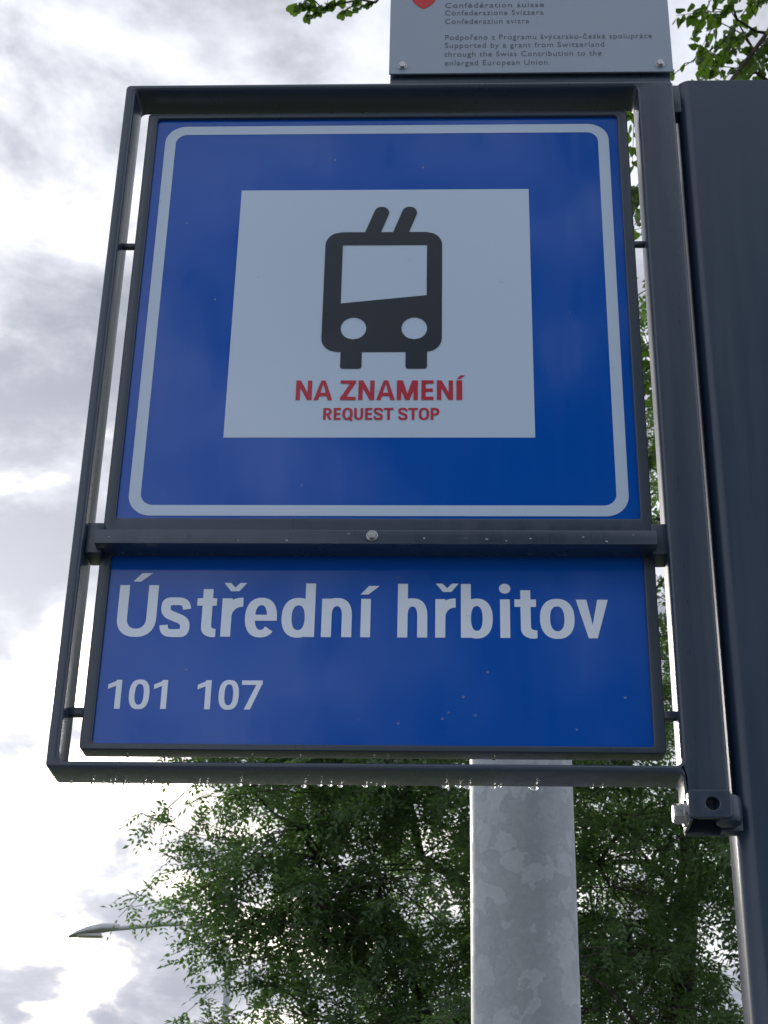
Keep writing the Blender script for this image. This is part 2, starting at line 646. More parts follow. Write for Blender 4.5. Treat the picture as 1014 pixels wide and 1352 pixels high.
        mz, rz = (C + q) / 2, (C - q) / 2
        xm = X + (R - X) * .5
        a = [(X + w * .5, C)] + sup(xm, mz, R - xm, rz, 90, -90, 20, 2.3) + [(X + w * .5, q)]
        b = [(X + w * .5, C - h)] + sup(xm, mz, R - xm - w, rz - h, 90, -90, 20, 2.3) + [(X + w * .5, q + h)]
        P.strip(S(a), S(b))
        if ch == 'R':
            P.poly(S([(xm - w * .45, q + h * .4), (xm + w * .6, q + h * .4), (R + .02 * C, 0), (R + .02 * C - w * 1.1, 0)]))
    elif ch == 'T':
        rect(X, R, C - h, C)
        rect(m - w / 2, m + w / 2, 0, C)


ADV = {'N': (.09, .70), 'A': (.01, .68), 'Z': (.04, .61), 'M': (.09, .875), 'E': (.09, .555), 'Í': (.08, .32), 'R': (.09, .635),
       'Q': (.05, .69), 'U': (.08, .655), 'S': (.04, .615), 'T': (.025, .62), 'O': (.05, .69), 'P': (.09, .645), ' ': (0, .25)}


def line_caps(P, text, x0, x1, z, C, w, h):
    tot = sum(ADV[c][1] for c in text) - ADV[text[0]][0] - ADV[text[-1]][0]
    k = (x1 - x0) / tot
    x = x0 - ADV[text[0]][0] * k
    for c in text:
        sb, ad = ADV[c]
        sb *= .7
        if c != ' ':
            glyph(P, c, x + sb * k, x + (ad - sb) * k, z, C, w, h)
        x += ad * k


# ------------------------------------------------------------------ the setting
def sheet(name, x0, x1, y0, y1, z, material, kind='structure', t=None):
    mb = MB()
    if t:
        mb.box(x0, x1, y0, y1, z - t, z, .01)
    else:
        mb.add([(x0, y0, z), (x1, y0, z), (x1, y1, z), (x0, y1, z)], [(0, 1, 2, 3)])
    o = mb.build(name, material, None, None)
    o['kind'] = kind
    return o


sheet('ground', -900, 900, -900, 900, -.12, M['grass'])
sheet('pavement', -30, 30, -4.2, 1.6, 0, M['paving'], t=.3)

# ------------------------------------------------------------------ stop sign
sign = tag(empty('bus_stop_sign', (0, 0, ZO - .6)),
           'blue trolleybus stop sign with station name in dark metal frame', 'sign')
RX0, RX1, RZ0, RZ1 = -.3315, .361, -.585, .326
mb = MB()
def frame_outline(b):
    p = rrect(RX0, RX1, RZ0, RZ1, .006)(b)[:21]
    # the right bar runs on below the frame as a lug for the bracket
    q = [(.309, RZ0, 0, 1), (.3135, RZ0 - .0008, .5, .8), (.316, RZ0 - .004, 1, 0), (.316, -.616, 1, 1), (.338, -.616, 0, 1), (RX1, -.616, -1, 1), (RX1, RZ0 + .004, -1, 0)]
    return p + [(x + b * i, z + b * k) for x, z, i, k in q]
mb.ring(frame_outline, rrect(-.319, .316, -.577, .318, .007), -.028, .022, .0034)
mb.build('outer_frame', M['anthracite'], sign, 40, ZO)
for (x0, x1, z0, z1, y0, y1) in ((-.3195, -.3035, .0885, .0945, -.004, .004), (.3035, .3165, .0885, .0945, -.004, .004),
                                 (-.3195, -.3035, -.5185, -.5095, -.004, .006), (.3035, .3165, -.5185, -.5095, -.004, .006),
                                 (-.3185, -.300, -.335, -.298, -.018, .016), (.300, .3165, -.335, -.298, -.018, .016)):
    mb = MB()
    mb.box(x0, x1, y0, y1, z0, z1, .0018)
    mb.build('connector', M['anthracite'], sign, 40, ZO)

# upper panel
mb = MB()
mb.box(-.2925, .2925, 0, .014, -.290, .292, .0006, 1)
up = mb.build('upper_panel', M['blue'], sign, 30, ZO)
mb = MB()
mb.box(-.291, .291, .0145, .0175, -.286, .290, .0006, 1)
mb.build('back_plate', M['galv'], up, 30, ZO)
mb = MB()
mb.ring(rrect(-.304, .304, -.3125, .2975, .0035), rrect(-.2915, .2915, -.285, .2905, .004), -.0045, .019, .0012)
mb.build('panel_frame', M['anthracite'], up, 40, ZO)
P = Print(-.0004)
P.strip(rrect(-.28, .28, -.28, .28, .026, 10)(0), rrect(-.2665, .2665, -.2665, .2665, .0145, 10)(0), True)
P.build('border_line', M['white'], up)
P = Print(-.0004)
P.rect(-.178, .178, -.179, .177)
P.build('white_square', M['white'], up)
# trolleybus pictogram: body with window and headlight openings, wheels, two poles
P = Print(-.0009)
fo = rrect(-.0705, .0715, -.063, .1115, .0195, 8)(0)
x0, x1, zt, zl, zr = -.0492, .0532, .0918, .0062, .0178


def body_outline():
    # body as horizontal bands so that the window and lamps stay open
    def side(z, s):
        r = .0195
        if z > .1115 - r:
            d = z - (.1115 - r)
        elif z < -.063 + r:
            d = (-.063 + r) - z
        else:
            d = 0
        k = r - math.sqrt(max(r * r - d * d, 0))
        return (-.0705 + k) if s < 0 else (.0715 - k)
    zs = sorted(set([-.063 + .1745 * i / 90 for i in range(91)] + [zt, zl, zr, -.0297 + .0155, -.0297 - .0155]))
    for a, b in zip(zs[:-1], zs[1:]):
        def openings(z):
            o = []
            if z < zt and z > zl:
                xr = x1
                if z < zr:                                   # slanting sill
                    xr = x0 + (x1 - x0) * (z - zl) / (zr - zl)
                o.append((x0, xr))
            for cx in (-.033, .039):
                d = (z + .0297) / .0155
                if abs(d) < 1:
                    k = .0151 * math.sqrt(1 - d * d)
                    o.append((cx - k, cx + k))
            return o
        mz = (a + b) / 2
        cuts = openings(mz)
        ea, eb = openings(a + 1e-7), openings(b - 1e-7)
        if not (len(ea) == len(eb) == len(cuts)):
            ea = eb = cuts
        la, lb = side(a, -1), side(b, -1)
        for (pa, pb) in zip(ea, eb):
            yield [(la, a), (pa[0], a), (pb[0], b), (lb, b)]
            la, lb = pa[1], pb[1]
        yield [(la, a), (side(a, 1), a), (side(b, 1), b), (lb, b)]


for q in body_outline():
    P.k = 0
    P.poly(q)
for xa, xb in ((-.0472, -.0222), (.0292, .0543)):
    P.poly(rrect(xa, xb, -.0862, -.060, .003, 3)(0))
for xb in (-.0141, .0201):
    ax, az, bx, bz = xb, .108, xb + .0112, .1410
    d = math.hypot(bx - ax, bz - az)
    ux, uz = (bx - ax) / d, (bz - az) / d
    nx, nz = -uz * .0092, ux * .0092
    pts = [(ax - nx, az - nz)]
    for i in range(13):
        t = -PI / 2 + PI * i / 12
        pts.append((bx - nx * -math.sin(t) * 1 + ux * .0092 * math.cos(t), bz - nz * -math.sin(t) + uz * .0092 * math.cos(t)))
    pts.append((ax + nx, az + nz))
    P.poly(pts)
P.build('trolleybus_pictogram', M['black'], up)
P = Print(-.0009)
line_caps(P, 'NA ZNAMENÍ', -.0965, .0945, -.1290, .0266, .0050, .0044)
P.build('lettering', M['red'], up)
P = Print(-.0009)
line_caps(P, 'REQUEST STOP', -.064, .0685, -.1556, .0158, .0030, .0026)
P.build('lettering', M['red'], up)

# lower panel
mb = MB()
mb.box(-.2925, .2925, 0, .014, -.552, -.325, .0006, 1)
lo = mb.build('lower_panel', M['blue'], sign, 30, ZO)
mb = MB()
mb.box(-.291, .291, .0145, .0175, -.549, -.329, .0006, 1)
mb.build('back_plate', M['galv'], lo, 30, ZO)
mb = MB()
mb.ring(rrect(-.304, .304, -.5565, -.320, .0045), rrect(-.2915, .2915, -.5495, -.330, .004), -.0045, .019, .0012)
mb.build('panel_frame', M['anthracite'], lo, 40, ZO)
P = Print(-.0004)
Wm, Hm, Cm, zb = .0108, .0089, .0608, -.4268
for ch, a, b in (('Ú', -.2815, -.2388), ('s', -.2345, -.2015), ('t', -.1952, -.1732), ('ř', -.1679, -.1450), ('e', -.1422, -.1076),
                 ('d', -.1025, -.0666), ('n', -.0592, -.0265), ('í', -.0168, -.0063), ('h', .0229, .0550), ('ř', .0636, .0855),
                 ('b', .0912, .1254), ('i', .1334, .1440), ('t', .1490, .1729), ('o', .1761, .2131), ('v', .2150, .2496)):
    P.k = 0 if P.k > 4 else P.k
    glyph(P, ch, a * .9985 + .0021, b * .9985 + .0021, zb, Cm, Wm, Hm)
P.build('lettering', M['letter'], lo)
for number in ((('1', -.2835, -.2690), ('0', -.2605, -.2388), ('1', -.2345, -.2200)), (('1', -.1880, -.1735), ('0', -.1652, -.1438), ('7', -.1412, -.1192))):
    P = Print(-.0004)
    for ch, a, b in number:
        glyph(P, ch, a + .0026, b + .0026, -.5100, .0328, .0061, .0051)
    P.build('lettering', M['letter'], lo)

# cross bar over the joint, with its bolt
mb = MB()
mb.box(-.3055, .3035, -.034, -.0046, -.3315, -.3145, .0012)
bar = mb.build('crossbar', M['anthracite'], sign, 40, ZO)
hexbolt('bolt', (-.003, -.0345, ZO - .3222), (0, -1, 0), .0052, .005, bar, M['steel'])

# clamp bracket under the mounting bar
mb = MB()
mb.ring(rrect(.3145, .357, -.6375, -.609, .004), circ(.3385, -.623, .0068), -.043, -.038, .0012)
mb.box(.3155, .357, -.0385, .006, -.6135, -.6095, .001)
mb.box(.3150, .3185, -.0385, .006, -.640, -.6100, .001)
mb.box(.3155, .357, .001, .006, -.642, -.6130, .001)
mb.box(.3245, .3525, -.026, -.0245, -.634, -.612, .0005, 1)
mb.v = [(x + .002, y, z + .0015) for x, y, z in mb.v]
br = mb.build('clamp_bracket', M['anthracite'], sign, 40, ZO)
mb = MB()
prof = [(.0, .0), (.009, .0), (.0128, -.002), (.0140, -.006), (.0140, -.0235), (.0125, -.028), (.009, -.030), (.0, -.030)]
n = 24
vs = [(.3555 + r * math.cos(2 * PI * j / n), -.0265 + r * math.sin(2 * PI * j / n), -.6105 + z) for r, z in prof for j in range(n)]
mb.add(vs, [(i * n + j, i * n + (j + 1) % n, (i + 1) * n + (j + 1) % n, (i + 1) * n + j) for i in range(len(prof) - 1) for j in range(n)])
mb.v = [(x + .002, y, z + .0015) for x, y, z in mb.v]
mb.build('roller', M['anthracite'], br, 40, ZO)
hexbolt('bolt', (.3168, -.016, ZO - .6240), (-1, 0, 0), .0108, .0125, br, M['steel'])

# rain drops: hanging from lower edges, and beads standing on the panels
mb = MB()
x = RX0 + .018
while x < .30:
    r = random.uniform(.0010, .0034) * random.uniform(.7, 1)
    mb.blob((x, random.uniform(.0165, .0215), RZ0 - r * .35), (r * random.uniform(1.0, 1.7), r * 1.1, r * .85), 10, 6)
    x += random.choice((.005, .007, .010, .014, .03, .05)) * random.uniform(.7, 1.3)
x = -.29
while x < .29:
    r = random.uniform(.0008, .0018)
    mb.blob((x, random.uniform(.002, .016), -.5565 - r * .4), (r * 1.3, r, r), 8, 5)
    x += random.uniform(.008, .05)
x = -.285
while x < .28:
    r = random.uniform(.0007, .0017)
    mb.blob((x, random.uniform(-.012, -.006), -.3315 - r * .4), (r * 1.3, r, r), 8, 5)
    x += random.uniform(.006, .035)
x = -.29
while x < .29:
    r = random.uniform(.0008, .0017)
    mb.blob((x, -.0345, random.uniform(-.328, -.317)), (r, r * .5, r), 8, 5)
    x += random.uniform(.015, .07)
for i in range(34):
    r = random.uniform(.0006, .0015)
    xx = random.uniform(-.28, .28)
    zz_ = random.choice((random.uniform(-.27, .27), random.uniform(-.54, -.35)))
    mb.blob((xx, -.0006, zz_), (r, r * .3, r * 1.15), 8, 5)
d = mb.build('rain_drops', M['water'], sign, 180, ZO)
d['kind'] = 'stuff'

# ------------------------------------------------------------------ silver grant plate standing on the frame
plate = tag(empty('grant_plate', (.18, 0, ZO + .326)), 'silver plate with small grant text and red shield above the stop sign', 'plate')
mb = MB()
mb.box(.004, .362, -.008, .018, .3255, .374, .001)
mb.build('support_rail', M['anthracite'], plate, 40, ZO)
mb = MB()
mb.box(.0025, .3650, -.0145, -.0115, .3530, .640, .0005, 1)
mb.build('sheet', M['silver'], plate, 40, ZO)
for bx in (.0195, .349):
    hexbolt('bolt', (bx, -.0144, ZO + .3655), (0, -1, 0), .0048, .005, plate, M['steel'])


def textline(body, x, z, x1, size):
    cu = bpy.data.curves.new('lettering', 'FONT')
    cu.body = body
    cu.size = size
    cu.space_character = 1.12
    cu.resolution_u = 3
    ob = bpy.data.objects.new('tmp_text', cu)
    COL.objects.link(ob)
    bpy.context.view_layer.update()
    me = bpy.data.meshes.new_from_object(ob.evaluated_get(bpy.context.evaluated_depsgraph_get()))
    COL.objects.unlink(ob)
    bpy.data.objects.remove(ob)
    w = max(v.co.x for v in me.vertices)
    k = (x1 - x) / w
    for v in me.vertices:
        v.co = (x + v.co.x * k, -.01485, ZO + z + v.co.y)
    me.materials.clear()
    return link('lettering', me, M['text'], plate)


def pz(z, y=-.0145):            # height read on the panel plane -> height at the plate's own depth
    k = (1.63746 + y) / 1.63746
    return -1.1398 + (z + 1.1398) * k


def pxx(x, y=-.0145):
    return .0789 + (x - .002 - .0789) * (1.63746 + y) / 1.63746


for body, xr, z in (('Schweizerische Eidgenossenschaft', .305, .498), ('Confédération suisse', .2065, .4800), ('Confederazione Svizzera', .2055, .4665),
                    ('Confederaziun svizra', .1865, .4515), ('Podpořeno z Programu švýcarsko-české spolupráce', .3455, .4235),
                    ('Supported by a grant from Switzerland', .2830, .4095), ('through the Swiss Contribution to the', .2790, .3945),
                    ('enlarged European Union.', .2120, .3795)):
    textline(body, pxx(.0755), pz(z), pxx(xr), .0125)
mb = MB()
sh = [(-.0165, .034), (.0165, .034)] + [(.0165 - .0165 * (i / 10) ** 2.2, .012 - .026 * (i / 10) ** .8) for i in range(11)]
sh += [(-p[0], p[1]) for p in reversed(sh[2:-1])]
cx, cz = pxx(.048), pz(.4925)
mb.add([(cx + a, -.0150, cz + b) for a, b in sh], [tuple(range(len(sh)))])
em = mb.build('shield', M['arms_red'], plate, None, ZO)
mb = MB()
a, b = .0034, .0112
cr = [(-a, -b), (a, -b), (a, -a), (b, -a), (b, a), (a, a), (a, b), (-a, b), (-a, a), (-b, a), (-b, -a), (-a, -a)]
mb.add([(cx + p, -.0154, cz + .0135 + q) for p, q in cr], [tuple(range(12))])
mb.build('cross', M['arms_white'], em, None, ZO)

# ------------------------------------------------------------------ dark totem carrying the sign
tot = tag(empty('stop_totem', (.6, 0, 0)), 'tall dark blue-grey metal totem beside the stop sign', 'totem')
TX0, TX1, TY0, TY1, TT = .368, .800, -.016, .056, ZO + .338
mb = MB()
def tot_prof(b):
    pts = []
    r = .017
    for cx, cy, a0 in ((TX1 - r, TY0 + r, 270), (TX1 - r, TY1 - r, 0), (TX0 + r, TY1 - r, 90), (TX0 + r, TY0 + r, 180)):
        for i in range(7):
            t = math.radians(a0 + 15 * i)
            pts.append((cx + (r - b) * math.cos(t), cy + (r - b) * math.sin(t)))
    return pts
lv = [(0, 0.0), (0, TT - .002), (.002, TT)]
vs = [(x, y, z) for b, z in lv for x, y in tot_prof(b)]
n = 28
mb.add(vs, [(l * n + i, l * n + (i + 1) % n, (l + 1) * n + (i + 1) % n, (l + 1) * n + i) for l in range(2) for i in range(n)] + [tuple(2 * n + i for i in range(n)), tuple(reversed(range(n)))])
mb.build('body', M['totem'], tot, 40)
mb = MB()
mb.box(TX0 - .06, TX1 + .06, TY0 - .09, TY1 + .09, -.004, .014, .003)
bp = mb.build('base_plate', M['anthracite'], tot, 40)
for bx in (TX0 - .03, TX1 + .03):
    for by in (TY0 - .055, TY1 + .055):
        hexbolt('bolt', (bx, by, .0138), (0, 0, 1), .012, .014, bp, M['steel'])
# small flange that ties the sign's bracket to the totem
mb = MB()
mb.box(.352, .374, -.012, .006, -.640, -.612, .001)
mb.build('bracket_flange', M['anthracite'], tot, 40, ZO)
mb = MB()
mb.box(.355, .372, -.010, .012, .290, .334, .001)
mb.build('bracket_flange', M['anthracite'], tot, 40, ZO)

# ------------------------------------------------------------------ galvanised pole behind the sign
pole = tag(empty('galvanised_pole', (.1830, .62, 0)), 'round galvanised steel pole with spangled zinc behind the stop sign', 'pole')
mb = MB()
mb.tube([(.1830, .62, -.05), (.1830, .62, 1.2), (.1830, .62, 3.3)], .0722, 64, False)
mb.build('shaft', M['galv'], pole, 60)
mb = MB()
prof = [(.0, .022), (.03, .02), (.062, .012), (.0745, 0), (.0745, -.012)]
n = 40
mb.add([(.1830 + r * math.cos(2 * PI * j / n), .62 + r * math.sin(2 * PI * j / n), 3.302 + z) for r, z in prof for j in range(n)],
       [(i * n + j, i * n + (j + 1) % n, (i + 1) * n + (j + 1) % n, (i + 1) * n + j) for i in range(len(prof) - 1) for j in range(n)])
mb.build('cap', M['galv'], pole, 50)
mb = MB()
mb.tube([(.1830, .62, -.002), (.1830, .62, .10), (.1830, .62, .115)], [.092, .092, .074], 40, False)
mb.build('collar', M['galv'], pole, 50)

# ------------------------------------------------------------------ street lamp far behind
lamp = tag(empty('street_lamp', (-3.78, 28, -.12)), 'slim grey street lamp with flat head reaching out of the leaves', 'street lamp')
LX, LY = -3.78, 28.0
mb = MB()
pts = [(LX, LY, -.12), (LX, LY, 4.0), (LX, LY, 8.110)]
mb.tube(pts, [.09, .075, .055], 14)
mb.build('pole', M['lamp_grey'], lamp, 60)
mb = MB()
pts = [(LX, LY, 7.960)] + [(LX - .62 * (1 - math.cos(math.radians(t))), LY, 8.110 + .72 * math.sin(math.radians(t))) for t in range(0, 91, 15)]
pts += [(LX - 1.2, LY, 8.820), (LX - 2.15, LY, 8.720)]
mb.tube(pts, .042, 12)
mb.build('arm', M['lamp_grey'], lamp, 60)
mb = MB()
secs = [(-2.0, .045, .05, 8.745), (-2.12, .09, .07, 8.730), (-2.3, .15, .085, 8.710), (-2.55, .165, .08, 8.660), (-2.75, .14, .055, 8.610), (-2.88, .07, .022, 8.575), (-2.91, .015, .006, 8.565)]
n = 16
vs = []
for dx, wy, hz, zc in secs:
    for j in range(n):
        t = 2 * PI * j / n
        s = math.sin(t)
        vs.append((LX + dx, LY + wy * math.cos(t), zc + (hz * s * 1.3 if s > 0 else hz * s * .55)))
fs = [(i * n + j, i * n + (j + 1) % n, (i + 1) * n + (j + 1) % n, (i + 1) * n + j) for i in range(len(secs) - 1) for j in range(n)]
fs += [tuple(range(n)), tuple((len(secs) - 1) * n + j for j in range(n))]
mb.add(vs, fs)
head = mb.build('lamp_head', M['lamp_grey'], lamp, 50)
mb = MB()
mb.box(LX - 2.74, LX - 2.30, LY - .10, LY + .10, 8.575, 8.622, .008)
mb.build('lens', M['lens'], head, 40)


# ------------------------------------------------------------------ trees
def unit(v):
    return v / np.maximum(np.linalg.norm(v, axis=-1, keepdims=True), 1e-9)


def sample_crown(blobs, n, shell=.55):
    """points in a union of ellipsoids (cx,cy,cz,rx,ry,rz,weight), thicker towards the surface"""
    b = np.array(blobs, float)
    w = b[:, 6] / b[:, 6].sum()
    k = rng.choice(len(b), n, p=w)
    d = unit(rng.normal(size=(n, 3)))
    r = rng.random(n) ** (1 / 3)
    r = shell * r ** .35 + (1 - shell) * r
    return b[k, :3] + d * r[:, None] * b[k, 3:6], d


def skeleton(mb, trunk, tips, r_tip=.006, join=1.0, maxr=.1):
    """join every tip to the nearest node of the growing tree; pipe-model radii"""
    nodes = [np.array(p, float) for p in trunk]
    parent = [-1] + list(range(len(trunk) - 1))
    top = np.array(trunk[-1])
    order = np.argsort(np.min(np.linalg.norm(tips[:, None] - np.array(trunk)[None], axis=2), axis=1))
    tipnode = {}
    arr = np.zeros((len(trunk) + 3 * len(tips), 3))
    arr[:len(trunk)] = trunk
    cnt = len(trunk)
    lo_ = int(len(trunk) * .4)
    for t in order:
        p = tips[t]
        A = arr[lo_:cnt]
        dv = p - A
        dist = np.linalg.norm(dv, axis=1)
        cost = dist + .55 * np.maximum(-(dv[:, 2]), 0) + .15 * np.linalg.norm(A - top, axis=1)
        j = int(np.argmin(cost)) + lo_
        a = arr[j]
        L = np.linalg.norm(p - a)
        par = j
        ns = 1 if L < .35 else 2
        for s in range(1, ns + 1):
            f = s / ns
            q = a + (p - a) * f
            if s < ns:
                q = q + rng.normal(size=3) * L * .07 + np.array([0, 0, .07 * L])
            arr[cnt] = q
            parent.append(par)
            par = cnt
            cnt += 1
        tipnode[t] = par
    arr = arr[:cnt]
    leafs = np.zeros(cnt)
    for k in tipnode.values():
        leafs[k] += 1
    for i in range(cnt - 1, 0, -1):
        if parent[i] >= 0:
            leafs[parent[i]] += leafs[i]
    rad = np.minimum(r_tip * np.maximum(leafs, 1) ** .43, maxr)
    nt = len(trunk)
    for i in range(nt, cnt):
        pr = parent[i]
        r0 = min(rad[pr], rad[i] * 1.5)
        mb.tube([arr[pr], arr[i]], [r0, rad[i]], 5 if rad[i] < .03 else 7, False)
    return arr, parent


def leaf_mesh(name, V, F, tint, material, parent):
    """V (n,k,3) leaf vertices, F faces of one leaf, tint (n,)"""
    n, k = V.shape[:2]
    me = bpy.data.meshes.new(name)
    fl = np.array(F)
    me.vertices.add(n * k)
    me.vertices.foreach_set('co', V.reshape(-1).astype(np.float32))
    nf, fv = fl.shape
    idx = (fl[None] + (np.arange(n) * k)[:, None, None]).reshape(-1)
    me.loops.add(n * nf * fv)
    me.loops.foreach_set('vertex_index', idx.astype(np.int32))
    me.polygons.add(n * nf)
    me.polygons.foreach_set('loop_start', (np.arange(n * nf) * fv).astype(np.int32))
    at = me.attributes.new('tint', 'FLOAT', 'POINT')
    at.data.foreach_set('value', np.repeat(tint, k).astype(np.float32))
    me.update(calc_edges=True)
    return link(name, me, material, parent)


def frames(d, roll):
    """leaf frames: d forward, s sideways, n normal (mostly up), rolled a little"""
    up_ = np.array([0, 0, 1.0]) + rng.normal(size=d.shape) * roll
    s = unit(np.cross(d, up_))
    return s, np.cross(s, d)


def pinnate(bases, dirs, per_twig, L_twig, rach=(.14, .22), nl=11, ll=.048, lw=.019):
    """twigs carrying compound leaves; returns leaflet vertices"""
    n = len(bases)
    N = n * per_twig
    b = np.repeat(bases, per_twig, 0)
    d = np.repeat(dirs, per_twig, 0)
    f = np.tile((np.arange(per_twig) + .5) / per_twig, n) + rng.normal(size=N) * .03
    ln = np.repeat(L_twig, per_twig)
    pos = b + d * (f * ln)[:, None] + np.array([0, 0, -1.0]) * ((f ** 2) * ln * .12)[:, None]
    rd = unit(d * .55 + rng.normal(size=(N, 3)) * .62 + np.array([0, 0, -.12]))
    R_ = rng.uniform(rach[0], rach[1], N)
    s, nn = frames(rd, .35)
    out, tint = [], []
    tb = np.clip(rng.normal(.45, .22, N), 0, .98)
    for q in range(nl):
        side = 0 if q == nl - 1 else (1 if q % 2 else -1)
        g = (q // 2 + .9) / (nl // 2 + .9)
        o = pos + rd * (R_ * g)[:, None] - np.array([0, 0, 1.0]) * (R_ * g * g * .28)[:, None]
        ld = unit(rd * (.55 if side else 1) + s * side * .85 + rng.normal(size=(N, 3)) * .16 - np.array([0, 0, .14]))
        ls = unit(np.cross(ld, nn + rng.normal(size=(N, 3)) * .22))
        ln_ = np.cross(ls, ld)
        sz = rng.uniform(.8, 1.15, N)[:, None] * (1 if side else 1.1)
        l, w = ll * sz, lw * sz / 2 * 1.0
        p0 = o
        p1 = o + ld * l * .45 + ls * w + ln_ * w * .25
        p2 = o + ld * l - ln_ * l * .08
        p3 = o + ld * l * .45 - ls * w + ln_ * w * .25
        out.append(np.stack([p0, p1, p2, p3], 1))
        tint.append(np.clip(tb + rng.normal(size=N) * .07, 0, .98))
    return np.concatenate(out), np.concatenate(tint)


LEAF_F = [(0, 1, 2), (0, 2, 3)]


def pinnate_tree(name, label, root, trunk, blobs, n_clump, n_twig, per_twig, cat='tree', ll=.048, lw=.019, spread=(.36, .15)):
    """limbs lead to clumps; each clump is a flat spray of twigs with compound leaves"""
    t = tag(empty(name, root), label, cat)
    cc, d = sample_crown(blobs, n_clump)
    mb = MB()
    mb.tube(trunk, list(np.linspace(.17, .04, len(trunk))), 14)
    skeleton(mb, trunk, cc, .009, maxr=.065)
    k = np.repeat(np.arange(n_clump), n_twig)
    N = len(k)
    size = rng.uniform(.65, 1.25, n_clump)[k][:, None]
    off = rng.normal(size=(N, 3)) * np.array([spread[0], spread[0], spread[1]]) * size
    off[:, 2] -= .25 * (off[:, 0] ** 2 + off[:, 1] ** 2)
    tips = cc[k] + off
    out = unit(cc - np.array(trunk[-3]))[k]
    dirs = unit(unit(off) * .9 + out * .45 + rng.normal(size=tips.shape) * .3 + np.array([0, 0, -.15]))
    Lt = rng.uniform(.22, .5, N)
    for i in range(N):
        c0 = cc[k[i]]
        e = tips[i] + dirs[i] * Lt[i] - np.array([0, 0, Lt[i] * .12])
        mb.tube([c0, (c0 + tips[i]) / 2 + np.array([0, 0, .04]), tips[i], e], [.007, .0055, .0045, .002], 4, False)
    mb.build('trunk', M['bark'], t, 60)
    V, tint = pinnate(tips, dirs, per_twig, Lt, nl=9, ll=ll, lw=lw)
    o = leaf_mesh('crown', V, LEAF_F, tint, M['leaf_ash'], t)
    o['kind'] = 'stuff'
    return t


pinnate_tree('ash_tree', 'big green tree with feathery leaves filling the view below the stop sign', (1.9, 12.2, -.12),
             [(1.9, 12.2, -.2), (1.95, 12.2, 1.0), (1.85, 12.15, 2.2), (1.9, 12.2, 3.6), (2.1, 12.3, 5.2), (2.2, 12.2, 6.8), (2.3, 12.1, 8.4)],
             [(2.4, 12.0, 6.6, 3.2, 3.0, 3.2, 3.0), (.6, 11.6, 5.4, 1.9, 2.2, 1.5, 1.7), (2.4, 11.2, 4.2, 2.1, 2.2, 1.8, 2.0),
              (-1.0, 11.3, 5.9, .95, 1.0, .55, .6), (-1.25, 11.1, 5.05, .95, .6, .14, .55), (-.75, 11.1, 4.66, .7, .6, .08, .34),
              (-.5, 11.2, 3.95, .6, .6, .12, .3), (.7, 11.8, 3.8, 1.5, 1.9, 1.2, 1.4), (2.6, 11.6, 9.4, 1.6, 1.6, 1.7, .7)],
             225, 12, 11, ll=.056, lw=.026, spread=(.30, .17))

# ---- linden with a high crown; the leaves hanging into view are separate
lin = tag(empty('linden_tree', (3.6, 8.2, -.12)), 'tall linden tree with broad leaves hanging in above the sign', 'tree')
ltrunk = [(3.6, 8.2, -.2), (3.55, 8.2, 1.5), (3.5, 8.1, 3.5), (3.3, 7.9, 5.5), (3.0, 7.7, 7.6), (2.7, 7.5, 9.6), (2.5, 7.4, 11.4)]


def linden_leaf_shape(l=.075, w=.068):
    pts = [(0, 0), (-.08, .30), (.08, .48), (.34, .50), (.62, .34), (.84, .13), (1.06, 0)]
    v = [(0, 0, 0), (.5, 0, .0), (1.06, 0, -.06)]
    L_ = [(x, y, .10 * y - .04 * x) for x, y in pts[1:-1]]
    Rr = [(x, -y, .10 * y - .04 * x) for x, y in pts[1:-1]]
    V = np.array(v + L_ + Rr) * np.array([l, w, l])
    F = [(0, 4, 3), (0, 1, 4), (1, 5, 4), (1, 6, 5), (1, 2, 6), (2, 7, 6)]
    F += [(0, 8, 9), (0, 9, 1), (1, 9, 10), (1, 10, 11), (1, 11, 2), (2, 11, 12)]
    return V, F


LV, LF = linden_leaf_shape()


def broad_leaves(tips, dirs, Lt, per):
    n = len(tips)
    N = n * per
    b, d, ln = np.repeat(tips, per, 0), np.repeat(dirs, per, 0), np.repeat(Lt, per)
    f = np.tile((np.arange(per) + .6) / per, n)
    s, nn = frames(d, .3)
    side = np.where(np.tile(np.arange(per), n) % 2 == 0, 1., -1.)
    pos = b + d * (f * ln)[:, None] - np.array([0, 0, 1.]) * (f * f * ln * .15)[:, None]
    ld = unit(d * .5 + s * side[:, None] * .8 + rng.normal(size=(N, 3)) * .35 - np.array([0, 0, .55]))
    pos = pos + ld * .03
    ls, ln2 = frames(ld, .55)
    return pos, ld, ls, ln2


tipsA, _ = sample_crown([(2.2, 7.4, 12.6, 4.2, 3.4, 2.7, 3), (3.8, 8.0, 9.6, 2.0, 2.4, 2.2, 1)], 1300, .6)
hang_r = np.stack([rng.uniform(1.95, 2.6, 26), rng.uniform(6.7, 7.4, 26), rng.uniform(9.75, 10.3, 26)], 1)
hang_l = np.array([(-.66, 7.0, 10.115), (-.82, 7.05, 10.125), (-.54, 7.0, 10.145), (-.44, 7.1, 10.215), (-.88, 6.95, 10.125), (-.74, 7.0, 10.085)])
gap_t = np.concatenate([np.stack([rng.uniform(1.25, 1.75, 22), rng.uniform(6.8, 7.2, 22), rng.uniform(6.0, 9.4, 22)], 1),
                        np.stack([rng.uniform(2.0, 2.9, 40), rng.uniform(7.2, 8.4, 40), rng.uniform(10.0, 11.2, 40)], 1)])
keep = ~((tipsA[:, 2] - 1.5 < (tipsA[:, 1] + 1.66) * 1.07) & (tipsA[:, 0] < 3.2 + .0 * tipsA[:, 1]))
tipsA = tipsA[keep]
allt = np.concatenate([tipsA, hang_r, hang_l, gap_t])
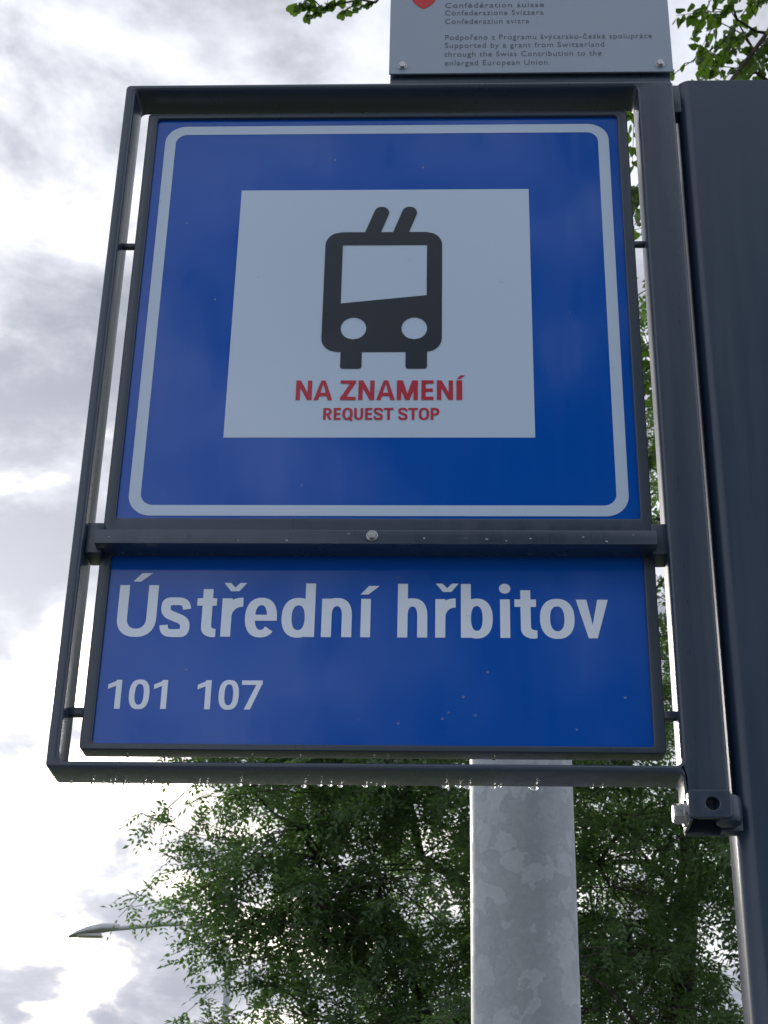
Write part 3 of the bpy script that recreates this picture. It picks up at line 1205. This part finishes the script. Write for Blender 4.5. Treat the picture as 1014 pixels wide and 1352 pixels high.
dA = unit(rng.normal(size=tipsA.shape) * .6 + unit(tipsA - np.array([2.7, 7.5, 10.0])))
dr = unit(rng.normal(size=hang_r.shape) * .35 + np.array([-.5, -.2, -.75]))
dl = unit(rng.normal(size=hang_l.shape) * .3 + np.array([-.8, -.1, -.25]))
dg = unit(rng.normal(size=gap_t.shape) * .4 + np.array([-.5, -.2, -.5]))
alld = np.concatenate([dA, dr, dl, dg])
Lall = np.concatenate([rng.uniform(.35, .7, len(tipsA)), rng.uniform(.3, .5, len(hang_r)), rng.uniform(.16, .24, len(hang_l)), rng.uniform(.25, .45, len(gap_t))])
mb = MB()
mb.tube(ltrunk, [.24, .21, .19, .17, .14, .10, .06], 16)
skeleton(mb, ltrunk, allt, .004, maxr=.09)
for i in range(len(allt)):
    e = allt[i] + alld[i] * Lall[i] - np.array([0, 0, Lall[i] * .15])
    mb.tube([allt[i], allt[i] + alld[i] * Lall[i] * .5 - np.array([0, 0, Lall[i] * .04]), e], [.005, .0035, .002], 4, False)
mb.build('trunk', M['bark'], lin, 60)
pos, ld, ls, ln2 = broad_leaves(np.concatenate([tipsA, gap_t]), np.concatenate([dA, dg]), np.concatenate([Lall[:len(tipsA)], Lall[-len(gap_t):]]), 16)
sz = rng.uniform(.75, 1.2, len(pos))[:, None, None]
V = pos[:, None] + sz * (LV[None, :, 0:1] * ld[:, None] + LV[None, :, 1:2] * ls[:, None] + LV[None, :, 2:3] * ln2[:, None])
crown = leaf_mesh('crown', V, LF, np.clip(rng.normal(.5, .25, len(pos)), 0, .98), M['leaf_linden'], lin)
crown['kind'] = 'stuff'
# ---- tree across the street, behind the photographer: it darkens the right of the glossy panels
pinnate_tree('street_tree', 'leafy tree across the street, mirrored as the dark part of the blue panels', (3.2, -15, -.12),
             [(3.2, -15, -.2), (3.2, -15, 2), (3.25, -15, 4.5), (3.2, -15.1, 7), (3.2, -15, 9.5), (3.2, -15, 12)],
             [(2.8, -15, 8.5, 4.0, 3.0, 3.6, 3), (2.2, -14.5, 6.0, 2.9, 2.6, 2.2, 2), (1.6, -15, 12.8, 3.8, 2.6, 2.8, 2)],
             210, 8, 6, ll=.17, lw=.085, spread=(.6, .4))
lm = bpy.data.meshes.new('leaf')
lm.from_pydata([tuple(v) for v in LV], [], LF)
at = lm.attributes.new('tint', 'FLOAT', 'POINT')
lm.materials.append(M['leaf_linden'])
h0 = len(tipsA)
pos, ld, ls, ln2 = broad_leaves(np.concatenate([hang_r, hang_l]), np.concatenate([dr, dl]), Lall[h0:h0 + len(hang_r) + len(hang_l)], 9)
for p, a, b, c in zip(pos, ld, ls, ln2):
    o = bpy.data.objects.new('leaf', lm)
    COL.objects.link(o)
    s = random.uniform(.75, 1.15)
    o.parent = crown
    q = Matrix(((a[0], b[0], c[0]), (a[1], b[1], c[1]), (a[2], b[2], c[2]))).to_quaternion()
    o.rotation_mode = 'QUATERNION'
    o.rotation_quaternion = q
    o.scale = (s, s, s)
    o.location = Vector(p)          # the crown's own frame is the world's
